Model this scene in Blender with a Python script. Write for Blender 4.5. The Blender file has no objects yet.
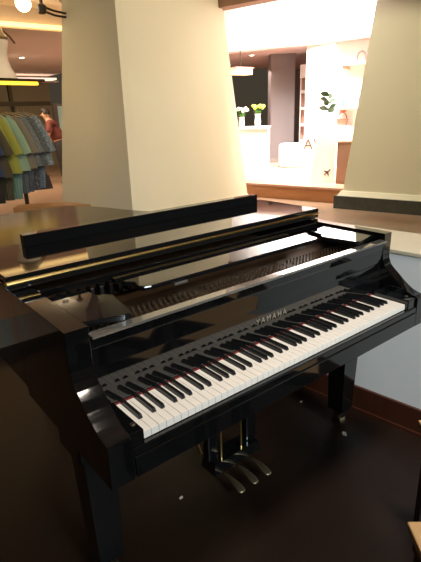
import bpy, bmesh, math, random
from mathutils import Vector, Matrix
random.seed(7)
PI = math.pi
S = bpy.context.scene
COL = S.collection

# ------------------------------------------------------------------ camera
cam_d = bpy.data.cameras.new('camera'); cam = bpy.data.objects.new('camera', cam_d); COL.objects.link(cam)
yaw, pitch, roll, FPX = 0.6723, 0.3351, -0.0348, 481.58
f_ = Vector((math.sin(yaw)*math.cos(pitch), math.cos(yaw)*math.cos(pitch), -math.sin(pitch)))
rt = Vector((math.cos(yaw), -math.sin(yaw), 0)); up = rt.cross(f_)
r2 = rt*math.cos(roll) + up*math.sin(roll); u2 = up*math.cos(roll) - rt*math.sin(roll)
M = Matrix((r2, u2, -f_)).transposed().to_4x4(); M.translation = Vector((-0.4919, -0.9109, 1.4838))
cam.matrix_world = M
cam_d.sensor_fit = 'VERTICAL'; cam_d.sensor_height = 36; cam_d.lens = FPX*36/562; cam_d.clip_start = 0.02
S.camera = cam
S.view_settings.view_transform = 'Standard'; S.view_settings.look = 'None'
S.view_settings.exposure = 0.0; S.view_settings.gamma = 1.0; S.view_settings.use_curve_mapping = False

# ------------------------------------------------------------------ world + large lights
w = bpy.data.worlds.new('world'); S.world = w; w.use_nodes = True
w.node_tree.nodes['Background'].inputs[0].default_value = (0.9, 0.72, 0.5, 1)
w.node_tree.nodes['Background'].inputs[1].default_value = 0.06

def area(name, loc, target, size, power, color, sy=None):
    l = bpy.data.lights.new(name, 'AREA'); l.energy = power; l.color = color; l.size = size
    if sy: l.shape = 'RECTANGLE'; l.size_y = sy
    o = bpy.data.objects.new(name, l); COL.objects.link(o); o.location = loc
    o.rotation_euler = (Vector(target)-Vector(loc)).to_track_quat('-Z', 'Y').to_euler()
    return o
# unseen area light added above the deck to blow the shop out to white
area('shop_fill_high', (5.45, 4.10, 4.3), (7.4, 4.75, 1.3), 1.8, 490, (1.0, 0.94, 0.89)).data.spread = math.radians(105)
area('shop_fill_low', (6.75, 5.25, 2.55), (6.75, 5.0, 0.4), 1.2, 50, (1.0, 0.92, 0.86)).data.spread = math.radians(140)  # second light added inside the shop to brighten its white wall
area('shop_back_fill', (7.0, 7.0, 2.35), (7.0, 7.6, 0.5), 0.8, 25, (1.0, 0.80, 0.70))  # added area light, lifts the dark recess at the back of the shop
# daylight from the glazed front behind the photographer
area('front_window_daylight', (0.2, -4.6, 3.3), (1.0, 0.2, 0.6), 1.3, 25, (0.78, 0.91, 1.0)).data.spread = math.radians(50)
area('side_window_daylight', (-3.2, -2.6, 2.8), (0.2, 0.2, 0.8), 0.8, 7, (0.80, 0.92, 1.0))
area('key_fill_over_piano', (0.9, -0.9, 5.0), (0.7, 0.0, 0.7), 0.8, 16, (1.0, 0.88, 0.74)).data.spread = math.radians(60)  # unseen overhead light added to brighten the keys
# warm fill added to bring up the pillar faces, no fixture modelled
area('pillar_fill', (2.4, 0.4, 4.8), (4.2, 3.4, 1.6), 1.6, 66, (1.0, 0.92, 0.66)).data.spread = math.radians(110)
# warm light in the boutique on the left
area('boutique_lights', (0.9, 3.9, 2.70), (1.7, 6.0, 1.0), 1.2, 8, (1.0, 0.74, 0.45)).data.spread = math.radians(90)
area('tray_cove_strip', (0.9, 5.75, 2.67), (0.9, 4.6, 2.95), 3.4, 5, (1.0, 0.72, 0.34), 0.06)
area('boutique_back_lights', (2.2, 8.6, 2.5), (2.6, 9.0, 0.0), 1.3, 130, (1.0, 0.76, 0.52))

# ------------------------------------------------------------------ materials
def mat(name, col, rough=0.5, metal=0.0, spec=0.5, coat=0.0, emit=None, es=0.0, noise=0.0, nscale=5.0, bump=0.0, alpha=1.0, trans=0.0):
    m = bpy.data.materials.new(name); m.use_nodes = True
    nt = m.node_tree; b = nt.nodes['Principled BSDF']
    b.inputs['Base Color'].default_value = (*col, 1); b.inputs['Roughness'].default_value = rough
    b.inputs['Metallic'].default_value = metal; b.inputs['Specular IOR Level'].default_value = spec
    b.inputs['Coat Weight'].default_value = coat; b.inputs['Coat Roughness'].default_value = 0.02
    b.inputs['Transmission Weight'].default_value = trans
    if emit: b.inputs['Emission Color'].default_value = (*emit, 1); b.inputs['Emission Strength'].default_value = es
    tc = nt.nodes.new('ShaderNodeTexCoord')
    n = nt.nodes.new('ShaderNodeTexNoise'); n.inputs['Scale'].default_value = nscale; n.inputs['Detail'].default_value = 5
    nt.links.new(tc.outputs['Object'], n.inputs['Vector'])
    if noise > 0:
        mx = nt.nodes.new('ShaderNodeMix'); mx.data_type = 'RGBA'
        mx.inputs[6].default_value = (*[max(0, c*(1-noise)) for c in col], 1)
        mx.inputs[7].default_value = (*[min(1, c*(1+noise)) for c in col], 1)
        nt.links.new(n.outputs['Fac'], mx.inputs[0]); nt.links.new(mx.outputs[2], b.inputs['Base Color'])
    if bump > 0:
        bp = nt.nodes.new('ShaderNodeBump'); bp.inputs['Strength'].default_value = bump; bp.inputs['Distance'].default_value = 0.01
        nt.links.new(n.outputs['Fac'], bp.inputs['Height']); nt.links.new(bp.outputs['Normal'], b.inputs['Normal'])
    return m

def wood(name, c1, c2, rough=0.4, scale=3.0, stretch=(1, 12, 1), rotz=0.0):
    m = mat(name, c1, rough); nt = m.node_tree; b = nt.nodes['Principled BSDF']
    tc = nt.nodes.new('ShaderNodeTexCoord'); mp = nt.nodes.new('ShaderNodeMapping')
    mp.inputs['Scale'].default_value = stretch; mp.inputs['Rotation'].default_value = (0, 0, rotz)
    n = nt.nodes.new('ShaderNodeTexNoise'); n.inputs['Scale'].default_value = scale; n.inputs['Detail'].default_value = 6
    mx = nt.nodes.new('ShaderNodeMix'); mx.data_type = 'RGBA'
    mx.inputs[6].default_value = (*c1, 1); mx.inputs[7].default_value = (*c2, 1)
    nt.links.new(tc.outputs['Object'], mp.inputs['Vector']); nt.links.new(mp.outputs['Vector'], n.inputs['Vector'])
    nt.links.new(n.outputs['Fac'], mx.inputs[0]); nt.links.new(mx.outputs[2], b.inputs['Base Color'])
    return m

def tiles(name, c1, c2, mortar, size, rotz, rough=0.25, msz=0.012, ratio=1.0, off=0.0):
    m = mat(name, c1, rough); nt = m.node_tree; b = nt.nodes['Principled BSDF']
    tc = nt.nodes.new('ShaderNodeTexCoord'); mp = nt.nodes.new('ShaderNodeMapping')
    mp.inputs['Rotation'].default_value = (0, 0, rotz)
    br = nt.nodes.new('ShaderNodeTexBrick'); br.offset = off
    br.inputs['Color1'].default_value = (*c1, 1); br.inputs['Color2'].default_value = (*c2, 1)
    br.inputs['Mortar'].default_value = (*mortar, 1); br.inputs['Scale'].default_value = 1.0
    br.inputs['Brick Width'].default_value = size*ratio; br.inputs['Row Height'].default_value = size
    br.inputs['Mortar Size'].default_value = msz
    n = nt.nodes.new('ShaderNodeTexNoise'); n.inputs['Scale'].default_value = 3; n.inputs['Detail'].default_value = 5
    mx = nt.nodes.new('ShaderNodeMix'); mx.data_type = 'RGBA'; mx.blend_type = 'MULTIPLY'; mx.inputs[0].default_value = 0.35
    nt.links.new(tc.outputs['Object'], mp.inputs['Vector']); nt.links.new(mp.outputs['Vector'], br.inputs['Vector'])
    nt.links.new(mp.outputs['Vector'], n.inputs['Vector'])
    nt.links.new(br.outputs['Color'], mx.inputs[6]); nt.links.new(n.outputs['Fac'], mx.inputs[7])
    nt.links.new(mx.outputs[2], b.inputs['Base Color'])
    return m

m_black = mat('black_lacquer', (0.0035, 0.0035, 0.0035), 0.06, spec=0.5, coat=0.4)
m_black_top = mat('black_lacquer_polished', (0.006, 0.006, 0.006), 0.04, spec=0.5, coat=0.25)
m_lip = mat('lip_painted_sheen', (0.03, 0.028, 0.024), 0.10, spec=1.0, coat=1.0, metal=0.45)
m_lip.node_tree.nodes['Principled BSDF'].inputs['Base Color'].default_value = (0.17, 0.16, 0.14, 1)  # grey half-metal base stands in for bright reflections along the lip
m_black_lid = mat('black_lacquer_worn', (0.012, 0.010, 0.008), 0.13, spec=0.5)
m_satin = mat('black_satin', (0.010, 0.009, 0.009), 0.35)
m_ivory = mat('white_key_acrylic', (0.80, 0.72, 0.62), 0.22)
m_ebony = mat('black_key', (0.010, 0.010, 0.010), 0.25)
m_felt = mat('red_felt', (0.16, 0.012, 0.01), 0.9)
m_gold = mat('polished_brass', (0.75, 0.52, 0.18), 0.28, metal=1.0)
m_brass = mat('worn_brass', (0.42, 0.33, 0.20), 0.38, metal=1.0)
m_plate = mat('bronze_plate', (0.045, 0.024, 0.010), 0.4, metal=0.5, noise=0.4, nscale=40)
m_pin = mat('steel_pin', (0.10, 0.06, 0.035), 0.5, metal=0.7)
m_boss = mat('gold_paint', (0.34, 0.20, 0.08), 0.4, metal=0.6)
m_wood_in = wood('soundboard_wood', (0.16, 0.08, 0.03), (0.10, 0.045, 0.018), 0.5)
m_chrome = mat('chrome', (0.3, 0.3, 0.28), 0.35, metal=1.0)
m_caster = mat('caster_metal', (0.32, 0.27, 0.20), 0.3, metal=1.0)
m_letter = mat('inlaid_brass_letters', (0.42, 0.37, 0.28), 0.35, metal=0.6)
m_pillar = mat('cream_plaster', (0.76, 0.71, 0.53), 0.85, noise=0.05, nscale=1.2, bump=0.03)
m_parapet = mat('painted_plaster', (0.84, 0.83, 0.78), 0.8, noise=0.04, nscale=2)
m_sill = mat('parapet_top_warm_lit', (0.62, 0.54, 0.38), 0.6, noise=0.04, nscale=4)  # same paint as the wall below; warm light on top put into the cream
m_skirt = wood('skirting_wood', (0.075, 0.022, 0.010), (0.045, 0.013, 0.007), 0.35)
m_plinth = mat('dark_stone', (0.07, 0.075, 0.065), 0.25, noise=0.3, nscale=20)
m_floor = tiles('dark_wood_floor', (0.019, 0.0085, 0.0048), (0.015, 0.007, 0.004), (0.014, 0.006, 0.004), 0.14, 0.12, 0.42, 0.003, 7.0, 0.4)
m_floor.node_tree.nodes['Principled BSDF'].inputs['Specular IOR Level'].default_value = 0.3
m_tile = tiles('brown_floor_tiles', (0.42, 0.27, 0.17), (0.34, 0.21, 0.13), (0.30, 0.26, 0.20), 0.60, -0.26, 0.30)
m_deck = wood('deck_planks', (0.62, 0.36, 0.26), (0.50, 0.27, 0.18), 0.35, 2.0, (1, 8, 1), 0.26)
m_riser = wood('orange_riser_wood', (0.50, 0.22, 0.09), (0.36, 0.14, 0.05), 0.45, 2.0, (1, 1, 8))
m_beam = wood('brown_beam_wood', (0.30, 0.17, 0.10), (0.22, 0.12, 0.07), 0.6)
m_white = mat('white_paint', (0.90, 0.88, 0.86), 0.7)
m_mauve = mat('mauve_grey_plaster', (0.17, 0.145, 0.145), 0.85)
m_mauve_d = mat('dark_mauve_plaster', (0.20, 0.17, 0.15), 0.85)
m_ceil_l = mat('boutique_ceiling_paint', (0.82, 0.70, 0.62), 0.85)
m_ceil_s = mat('shop_ceiling_paint', (0.50, 0.40, 0.38), 0.85)
m_wall_l = mat('olive_grey_wall', (0.24, 0.21, 0.13), 0.8)
m_tan = wood('tan_wood', (0.50, 0.30, 0.13), (0.38, 0.21, 0.08), 0.45)
m_platform = wood('platform_wood', (0.42, 0.22, 0.09), (0.32, 0.16, 0.06), 0.4, 3, (2, 1, 1))
m_darkmetal = mat('dark_bronze_metal', (0.06, 0.045, 0.03), 0.4, metal=0.6)
m_darkwood = mat('dark_stained_wood', (0.03, 0.018, 0.012), 0.4)
m_led_y = mat('yellow_led', (1, 0.8, 0.2), 0.5, emit=(1.0, 0.62, 0.03), es=1.8)
m_led_w = mat('warm_cove_light', (1, 0.8, 0.6), 0.5, emit=(1.0, 0.66, 0.24), es=2.2)
m_led_p = mat('pale_cove_light', (1, 0.9, 0.8), 0.5, emit=(1.0, 0.80, 0.66), es=0.9)
m_lamp = mat('lamp_glow', (1, 1, 0.9), 0.5, emit=(1.0, 0.90, 0.62), es=9.0)
m_warmbox = mat('warm_lamp_shade', (1, 0.7, 0.4), 0.5, emit=(1.0, 0.62, 0.34), es=1.4)
m_shade = mat('white_ceramic', (0.80, 0.72, 0.64), 0.4)
m_text = mat('dark_brown_print', (0.10, 0.05, 0.04), 0.6)
m_cream_panel = mat('cream_board', (0.80, 0.70, 0.50), 0.7)
m_pink = mat('pale_pink_wood', (0.75, 0.42, 0.32), 0.6)
m_leaf = mat('green_leaf', (0.045, 0.08, 0.035), 0.4, noise=0.3, nscale=12)
m_leaf_b = mat('bright_green_leaf', (0.10, 0.30, 0.04), 0.4, noise=0.3, nscale=12)
m_flower = mat('yellow_green_petals', (0.60, 0.65, 0.08), 0.6)
m_pot = mat('terracotta_basket', (0.32, 0.13, 0.08), 0.7)
m_blue = mat('blue_glaze', (0.10, 0.18, 0.30), 0.3)
m_skin = mat('skin', (0.50, 0.27, 0.17), 0.6)
m_hair = mat('dark_hair', (0.02, 0.014, 0.01), 0.6)
m_shirt = mat('maroon_cloth', (0.13, 0.03, 0.02), 0.8)
m_trous = mat('black_cloth', (0.016, 0.014, 0.014), 0.8)
m_paper = mat('scrap_paper', (0.60, 0.52, 0.42), 0.8)
m_brownbox = mat('brown_laminate', (0.28, 0.15, 0.09), 0.5)
m_stool = mat('white_leather', (0.85, 0.80, 0.76), 0.5)

# ------------------------------------------------------------------ mesh helpers
def bx(bm, x0, x1, y0, y1, z0, z1, bev=0.0, seg=2):
    vs = [bm.verts.new(p) for p in ((x0,y0,z0),(x1,y0,z0),(x1,y1,z0),(x0,y1,z0),(x0,y0,z1),(x1,y0,z1),(x1,y1,z1),(x0,y1,z1))]
    fs = [bm.faces.new([vs[i] for i in q]) for q in ((3,2,1,0),(4,5,6,7),(0,1,5,4),(1,2,6,5),(2,3,7,6),(3,0,4,7))]
    if bev > 0:
        es = list({e for f in fs for e in f.edges})
        bmesh.ops.bevel(bm, geom=es, offset=bev, segments=seg, affect='EDGES', profile=0.5)
    return bm
def prism(bm, pts, a0, a1, axis='z', bev=0.0):
    """extrude a polygon. axis z: pts=(x,y); axis x: pts=(y,z); axis y: pts=(x,z)"""
    def P(p, a):
        return (p[0], p[1], a) if axis == 'z' else ((a, p[0], p[1]) if axis == 'x' else (p[0], a, p[1]))
    A = [bm.verts.new(P(p, a0)) for p in pts]; B = [bm.verts.new(P(p, a1)) for p in pts]
    n = len(pts); fs = [bm.faces.new(A[::-1]), bm.faces.new(B)]
    for i in range(n): fs.append(bm.faces.new((A[i], A[(i+1) % n], B[(i+1) % n], B[i])))
    bmesh.ops.recalc_face_normals(bm, faces=fs)
    if bev > 0:
        es = list({e for f in fs[:2] for e in f.edges})
        bmesh.ops.bevel(bm, geom=es, offset=bev, segments=2, affect='EDGES', profile=0.5)
    return bm
def lathe(bm, prof, c=(0,0,0), n=24):
    rings = []
    for r, z in prof:
        rings.append([bm.verts.new((c[0]+r*math.cos(2*PI*k/n), c[1]+r*math.sin(2*PI*k/n), c[2]+z)) for k in range(n)])
    for a, b in zip(rings, rings[1:]):
        for k in range(n): bm.faces.new((a[k], a[(k+1) % n], b[(k+1) % n], b[k]))
    bm.faces.new(rings[0][::-1]); bm.faces.new(rings[-1])
    return bm
def tube(bm, pts, r, n=10):
    pts = [Vector(p) for p in pts]; rings = []
    rr = r if isinstance(r, (list, tuple)) else [r]*len(pts)
    for i, p in enumerate(pts):
        d = (pts[min(i+1, len(pts)-1)] - pts[max(i-1, 0)]).normalized()
        a = d.cross(Vector((0,0,1))) if abs(d.z) < 0.9 else d.cross(Vector((1,0,0)))
        a.normalize(); b = d.cross(a)
        rings.append([bm.verts.new(p + (a*math.cos(2*PI*k/n) + b*math.sin(2*PI*k/n))*rr[i]) for k in range(n)])
    for A, B in zip(rings, rings[1:]):
        for k in range(n): bm.faces.new((A[k], A[(k+1) % n], B[(k+1) % n], B[k]))
    bm.faces.new(rings[0][::-1]); bm.faces.new(rings[-1])
    return bm
def frustum(bm, base, top):
    A = [bm.verts.new(p) for p in base]; B = [bm.verts.new(p) for p in top]; n = len(base)
    fs = [bm.faces.new(A[::-1]), bm.faces.new(B)] + [bm.faces.new((A[i], A[(i+1) % n], B[(i+1) % n], B[i])) for i in range(n)]
    bmesh.ops.recalc_face_normals(bm, faces=fs); return bm
def N(): return bmesh.new()

OFF = {}
def obj(name, bm, m, parent=None, smooth=False, local=False):
    """link bm as one mesh object; children are built in scene coordinates and re-based to their thing"""
    if parent is not None and not local:
        o_ = OFF.get(parent.name, Vector((0,0,0)))
        bmesh.ops.translate(bm, verts=bm.verts, vec=-o_)
    bmesh.ops.recalc_face_normals(bm, faces=bm.faces)
    me = bpy.data.meshes.new(name); bm.to_mesh(me); bm.free()
    me.materials.append(m)
    if smooth:
        for p in me.polygons: p.use_smooth = True
        try: me.set_sharp_from_angle(angle=math.radians(40))
        except Exception: pass
    o = bpy.data.objects.new(name, me); COL.objects.link(o)
    if parent is not None:
        o.parent = parent
        if not local: OFF[o.name] = OFF.get(parent.name, Vector((0,0,0)))
    return o
def tag(o, label=None, cat=None, group=None, kind=None):
    if label: o['label'] = label
    if cat: o['category'] = cat
    if group: o['group'] = group
    if kind: o['kind'] = kind
    return o
def thing(name, label, cat, loc=(0,0,0), rz=0.0, group=None):
    o = bpy.data.objects.new(name, None); COL.objects.link(o); o.empty_display_size = 0.05
    o.location = loc; o.rotation_euler = (0, 0, rz); OFF[o.name] = Vector(loc)
    return tag(o, label, cat, group)
def struct(name, bm, m, label=None, cat=None):
    return tag(obj(name, bm, m), label, cat, None, 'structure')
def copy_tree(o, parent=None):
    c = o.copy(); COL.objects.link(c)
    if parent: c.parent = parent
    for ch in list(o.children): copy_tree(ch, c)
    return c
def textmesh(body, size, depth, mtl, name, matrix, parent=None, spacing=1.0):
    cu = bpy.data.curves.new(name, 'FONT'); cu.body = body; cu.size = size; cu.extrude = depth
    cu.align_x = 'CENTER'; cu.align_y = 'CENTER'; cu.space_character = spacing
    t = bpy.data.objects.new(name, cu); COL.objects.link(t)
    dg = bpy.context.evaluated_depsgraph_get(); me = bpy.data.meshes.new_from_object(t.evaluated_get(dg))
    bpy.data.objects.remove(t); me.transform(matrix)
    if parent is not None: me.transform(Matrix.Translation(-OFF.get(parent.name, Vector((0,0,0)))))
    me.materials.clear(); me.materials.append(mtl)
    o = bpy.data.objects.new(name, me); COL.objects.link(o)
    if parent is not None: o.parent = parent
    return o

# hall frame: a runs along the row of pillars (towards the photographer), b goes into the shop
HO = Vector((4.72, 4.62, 0)); HT = Vector((0.2588, -0.9659, 0)); HN = Vector((0.9659, 0.2588, 0))
def H(a, b, z=0.0): return HO + HT*a + HN*b + Vector((0, 0, z))
def H2(a, b): p = H(a, b); return (p.x, p.y)
HROT = math.atan2(HN.y, HN.x)       # local x = b, local y = -a
def hbox(bm, a0, a1, b0, b1, z0, z1):
    return prism(bm, [H2(a0,b0), H2(a0,b1), H2(a1,b1), H2(a1,b0)], z0, z1)

# ================================================================== SETTING
UF, DK = 0.20, 0.42
b = N(); bx(b, -6, 3.0, -6, 4.0, -0.1, 0.0); struct('floor', b, m_floor)
# parapet line (slightly oblique behind the treble side of the piano)
PT = Vector((0.122, -0.9925, 0)); PN = Vector((0.9925, 0.122, 0)); PO = Vector((1.452, 0.15, 0))
def Pp(s, d): p = PO + PT*s + PN*d; return (p.x, p.y)
b = N(); prism(b, [(-6, 2.35), (-6, 18), (16, 18), (16, -6), Pp(6.0, .33), Pp(-1.30, .33), Pp(-1.30, .02), (Pp(-1.30, .02)[0], 2.35)], -0.1, UF)
struct('floor_hall', b, m_tile)
b = N(); prism(b, [Pp(-1.3, 0), Pp(-1.3, .33), Pp(6, .33), Pp(6, 0)], 0.0, 0.862); struct('wall_parapet', b, m_parapet)
b = N(); prism(b, [Pp(-1.31, -.004), Pp(-1.31, .345), Pp(6, .345), Pp(6, -.004)], 0.862, 0.882, bev=0.004); struct('trim_1', b, m_sill)
b = N(); prism(b, [Pp(-1.3, -.016), Pp(-1.3, 0), Pp(6, 0), Pp(6, -.016)], 0.0, 0.135, bev=0.003)
prism(b, [Pp(-1.3, -.026), Pp(-1.3, -.016), Pp(6, -.016), Pp(6, -.026)], 0.0, 0.016); struct('baseboard_right', b, m_skirt)
# deck of the shop
b = N(); hbox(b, -3.2, 8, 0.17, 12, UF, DK-0.03); struct('wall_deck_riser', b, m_riser)
b = N(); hbox(b, -3.2, 8, 0.14, 12, DK-0.03, DK); struct('floor_shop', b, m_deck)
# outer shell
b = N(); bx(b, -6, -5.9, -6, 18, 0, 5.2); struct('wall_left', b, m_beam)
b = N(); bx(b, -6, 16, -6, -5.9, 0, 5.2); struct('wall_back', b, m_mauve_d)
b = N(); bx(b, -6, 16, -6, 18, 5.2, 5.3); struct('ceiling', b, m_ceil_s)
# boutique far wall and ceilings
b = N(); bx(b, -6, 5.2, 13.2, 13.4, UF, 2.4); struct('wall_boutique', b, m_wall_l)
b = N(); bx(b, -6, 5.2, 6.05, 14.0, 2.60, 2.68)
struct('ceiling_boutique', b, m_ceil_l)
b = N(); prism(b, [(-6,1.6),(.4,1.6),(1.15,3.0),(1.95,4.9),(2.75,6.05),(-6,6.05)], 2.86, 2.94); struct('ceiling_tray', b, m_ceil_l)
b = N(); bx(b, -6, 3.0, 6.05, 6.13, 2.68, 2.94); struct('wall_tray_edge', b, m_ceil_l)
b = N(); bx(b, -6, 2.75, 5.97, 6.04, 2.62, 2.66); struct('trim_2', b, m_led_w)
b = N(); bx(b, -6, 5.2, 12.6, 13.1, 2.47, 2.52); struct('trim_3', b, m_led_p)
b = N(); bx(b, -6, 5.2, 12.5, 13.2, 2.40, 2.44); struct('trim_4', b, m_ceil_l)

# pillars (tapering)
TP = 0.090
def pillar(name, a0, a1, b0, b1, z0, label, pl=0.07, plh=0.17, inner=False):
    root = thing(name, label, 'pillar', H((a0+a1)/2, (b0+b1)/2, z0))
    root['kind'] = 'structure'
    zt = 5.2; k = TP*(zt-z0)
    bm = N(); frustum(bm, [H(a0,b0,z0), H(a0,b1,z0), H(a1,b1,z0), H(a1,b0,z0)],
                      [H(a0+k,b0+k,zt), H(a0+k,b1-k,zt), H(a1-k,b1-k,zt), H(a1-k,b0+k,zt)])
    obj('shaft', bm, m_pillar, root)
    bm = N(); hbox(bm, a0-pl, a1+pl, b0-pl, b1+pl, z0, z0+plh); obj('plinth', bm, m_plinth, root)
    bm = N(); e = pl*0.55; frustum(bm, [H(a0-e,b0-e,z0+plh), H(a0-e,b1+e,z0+plh), H(a1+e,b1+e,z0+plh), H(a1+e,b0-e,z0+plh)],
                      [H(a0,b0,z0+plh+e*1.6), H(a0,b1,z0+plh+e*1.6), H(a1,b1,z0+plh+e*1.6), H(a1,b0,z0+plh+e*1.6)])
    obj('base_moulding', bm, m_pillar, root)
    return root
pillar('pillar', -1.33, 0.0, -2.53, 0.0, UF, 'broad cream tapering pillar directly behind the piano, darker on its left face', .05, .03)
pillar('pillar', 1.55, 3.6, -0.11, 0.9, UF, 'cream tapering pillar with dark stone base beyond the low wall at the right')

# ================================================================== PIANO
X0, X1 = -0.109, 1.334
piano = thing('grand_piano', 'black glossy grand piano with open keyboard and front lid folded back', 'piano', (0.612, 0.7, 0))
# arm profile (Y,Z) measured from side
arm = [(.549,.989),(.15,.989),(.150,.95),(.152,.90),(.150,.878),(.140,.853),(.122,.835),(.100,.818),(.075,.797),(.052,.780),(.032,.768),(.010,.760),
       (-.006,.757),(-.016,.752),(-.020,.744),(-.020,.628),(.549,.628)]
def outline(inset=0.0):
    # right bentside from hinge line round the tail to the spine (x,y)
    i = inset
    return [(X1-i,.549),(X1-i,.72),(X1-.004-i,.82),(X1-.030-i,.92),(X1-.085-i,.995-i*.6),(1.16-i*.8,1.055-i),(1.03-i*.5,1.09-i),(.93-i*.7,1.125-i),(.86-i,1.175-i*.9),
            (.80-i,1.26-i*.5),(.755-i,1.38-i*.3),(.715-i,1.52-i*.2),(.66-i,1.65-i*.5),(.57-i*.5,1.735-i),(.44,1.76-i),(X0+i,1.76-i),(X0+i,.549)]
b = N(); prism(b, arm, X0, X0+.065, 'x', bev=.0015); obj('left_arm', b, m_black, piano)
b = N(); prism(b, arm, X1-.050, X1, 'x', bev=.0015); obj('right_arm', b, m_black, piano)
# rim: outer outline minus inner
def rim(bm, o, i_, z0, z1):
    n = len(o); V = [[bm.verts.new((*p, z)) for p in L] for L in (o, i_) for z in (z0, z1)]
    for k in range(n-1):
        for A, B in ((V[0], V[1]), (V[3], V[2])): bm.faces.new((A[k], A[k+1], B[k+1], B[k]))
        bm.faces.new((V[1][k], V[1][k+1], V[3][k+1], V[3][k])); bm.faces.new((V[2][k], V[2][k+1], V[0][k+1], V[0][k]))
    for k in (0, n-1): bm.faces.new((V[0][k], V[1][k], V[3][k], V[2][k]))
b = N(); rim(b, outline(), outline(.05), .66, .989); obj('rim', b, m_black, piano)
b = N(); bx(b, X0+.05, X1-.05, .56, 1.0, .84, .86); obj('soundboard', b, m_wood_in, piano)
# key bed and slip
b = N(); bx(b, X0+.065, X1-.05, .0, .50, .628, .700, .003); obj('keybed', b, m_black, piano)
b = N(); bx(b, X0+.065, X1-.05, -.018, .0, .630, .712, .004); bx(b, X0+.07, X1-.055, -.023, -.016, .630, .690, .003); obj('key_slip', b, m_black, piano)
# key blocks
for xa, xb in ((X0+.064, -.003), (1.228, X1-.049)):
    b = N(); bx(b, xa, xb, -.012, .148, .700, .752, .004); kb = obj('key_block', b, m_black, piano)
    b = N(); lathe(b, [(.007,0),(.008,.003),(.005,.005)], ((xa+xb)/2+.008, .02, .752), 12); obj('screw_cap', b, m_darkmetal, kb)
# keys
WK = 1.225/52
kinds = []; # black after white index?
names = 'ABCDEFG'
blacks = []
offs = {'A': .012-.0118, 'C': -.0018, 'D': .0018, 'F': -.0025, 'G': 0.0, }
cx_of = {}
for i in range(52):
    nme = names[i % 7]
    if nme in 'ACDFG' and i < 51:
        o_ = {'A': .0022, 'C': -.0022, 'D': .0022, 'F': -.0026, 'G': 0}[nme]
        blacks.append((i+1)*WK + o_)
BW = .0115
for i in range(52):
    xa, xb = i*WK + .0006, (i+1)*WK - .0006
    la, rb_ = xa, xb
    for c in blacks:
        if abs(c-(i*WK)) < .006: la = c + BW/2 + .0008
        if abs(c-((i+1)*WK)) < .006: rb_ = c - BW/2 - .0008
    sag = random.uniform(-.0003, .0003)
    pts = [(xa, 0), (xb, 0), (xb, .052), (rb_, .052), (rb_, .165), (la, .165), (la, .052), (xa, .052)]
    # drop duplicated points
    P2 = []
    for p in pts:
        if not P2 or (abs(P2[-1][0]-p[0]) > 1e-6 or abs(P2[-1][1]-p[1]) > 1e-6): P2.append(p)
    b = N(); prism(b, P2, .713+sag, .735+sag, bev=.0008); obj('white_key', b, m_ivory, piano)
bm = N()
V = []
for (hw, y0, z) in ((BW/2, .052, .730), (BW/2*.98, .053, .738), (BW/2*.80, .0575, .7455)):
    V.append([bm.verts.new(p) for p in ((-hw, y0, z), (hw, y0, z), (hw, .165, z), (-hw, .165, z))])
bm.faces.new(V[0][::-1]); bm.faces.new(V[2])
for A, B in zip(V, V[1:]):
    for k in range(4): bm.faces.new((A[k], A[(k+1) % 4], B[(k+1) % 4], B[k]))
first = None
for c in blacks:
    if first is None:
        bmesh.ops.translate(bm, verts=bm.verts, vec=(c, 0, 0)); c0 = c; first = obj('black_key', bm, m_ebony, piano)
    else:
        k = first.copy(); COL.objects.link(k); k.location.x = c - c0
b = N(); bx(b, -.003, 1.228, .150, .166, .7352, .7385); obj('key_felt', b, m_felt, piano)
# fallboard: curved board standing behind the keys
fb = [(.166,.7395),(.1545,.7395),(.1535,.748),(.155,.765),(.158,.80),(.158,.86),(.154,.92),(.148,.950),(.148,.9545),(.170,.9545),(.176,.93),(.178,.80),(.178,.7395)]
b = N(); prism(b, fb, X0+.066, X1-.051, 'x', bev=.001); fbo = obj('fallboard', b, m_black, piano)
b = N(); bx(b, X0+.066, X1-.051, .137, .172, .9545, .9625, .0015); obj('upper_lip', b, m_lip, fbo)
mx = Matrix.Translation((.622, .1565, .812)) @ Matrix.Rotation(PI/2, 4, 'X')
textmesh('YAMAHA', .029, .0008, m_letter, 'lettering', mx, piano, 1.42)
# upper structure behind the fallboard
b = N(); bx(b, X0+.065, X1-.05, .185, .548, .890, .915); obj('plate', b, m_plate, piano)
b = N()
for rrow in range(5):
    for k in range(64):
        x = .0 + k*1.225/63 + (rrow % 2)*.009
        if 20 < k < 23 or 42 < k < 45: continue
        y = .222 + rrow*.024
        lathe(b, [(.0036, 0), (.0036, .012), (.0028, .014)], (x, y, .915), 6)
po = obj('tuning_pins', b, m_pin, piano); po['kind'] = 'stuff'
for k, (xa, xb, ya) in enumerate(((.245, .335, .200), (.50, .56, .205), (1.00, 1.05, .21))):
    b = N(); bx(b, xa, xb, ya, ya+.030, .915, .922, .003); obj('plate_boss', b, m_boss, piano)
# damper row
for k in range(30):
    x = .02 + k*.0345
    b = N(); bx(b, x, x+.014, .492, .53, .915, .955, .003); obj('damper', b, m_satin, piano)
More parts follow.
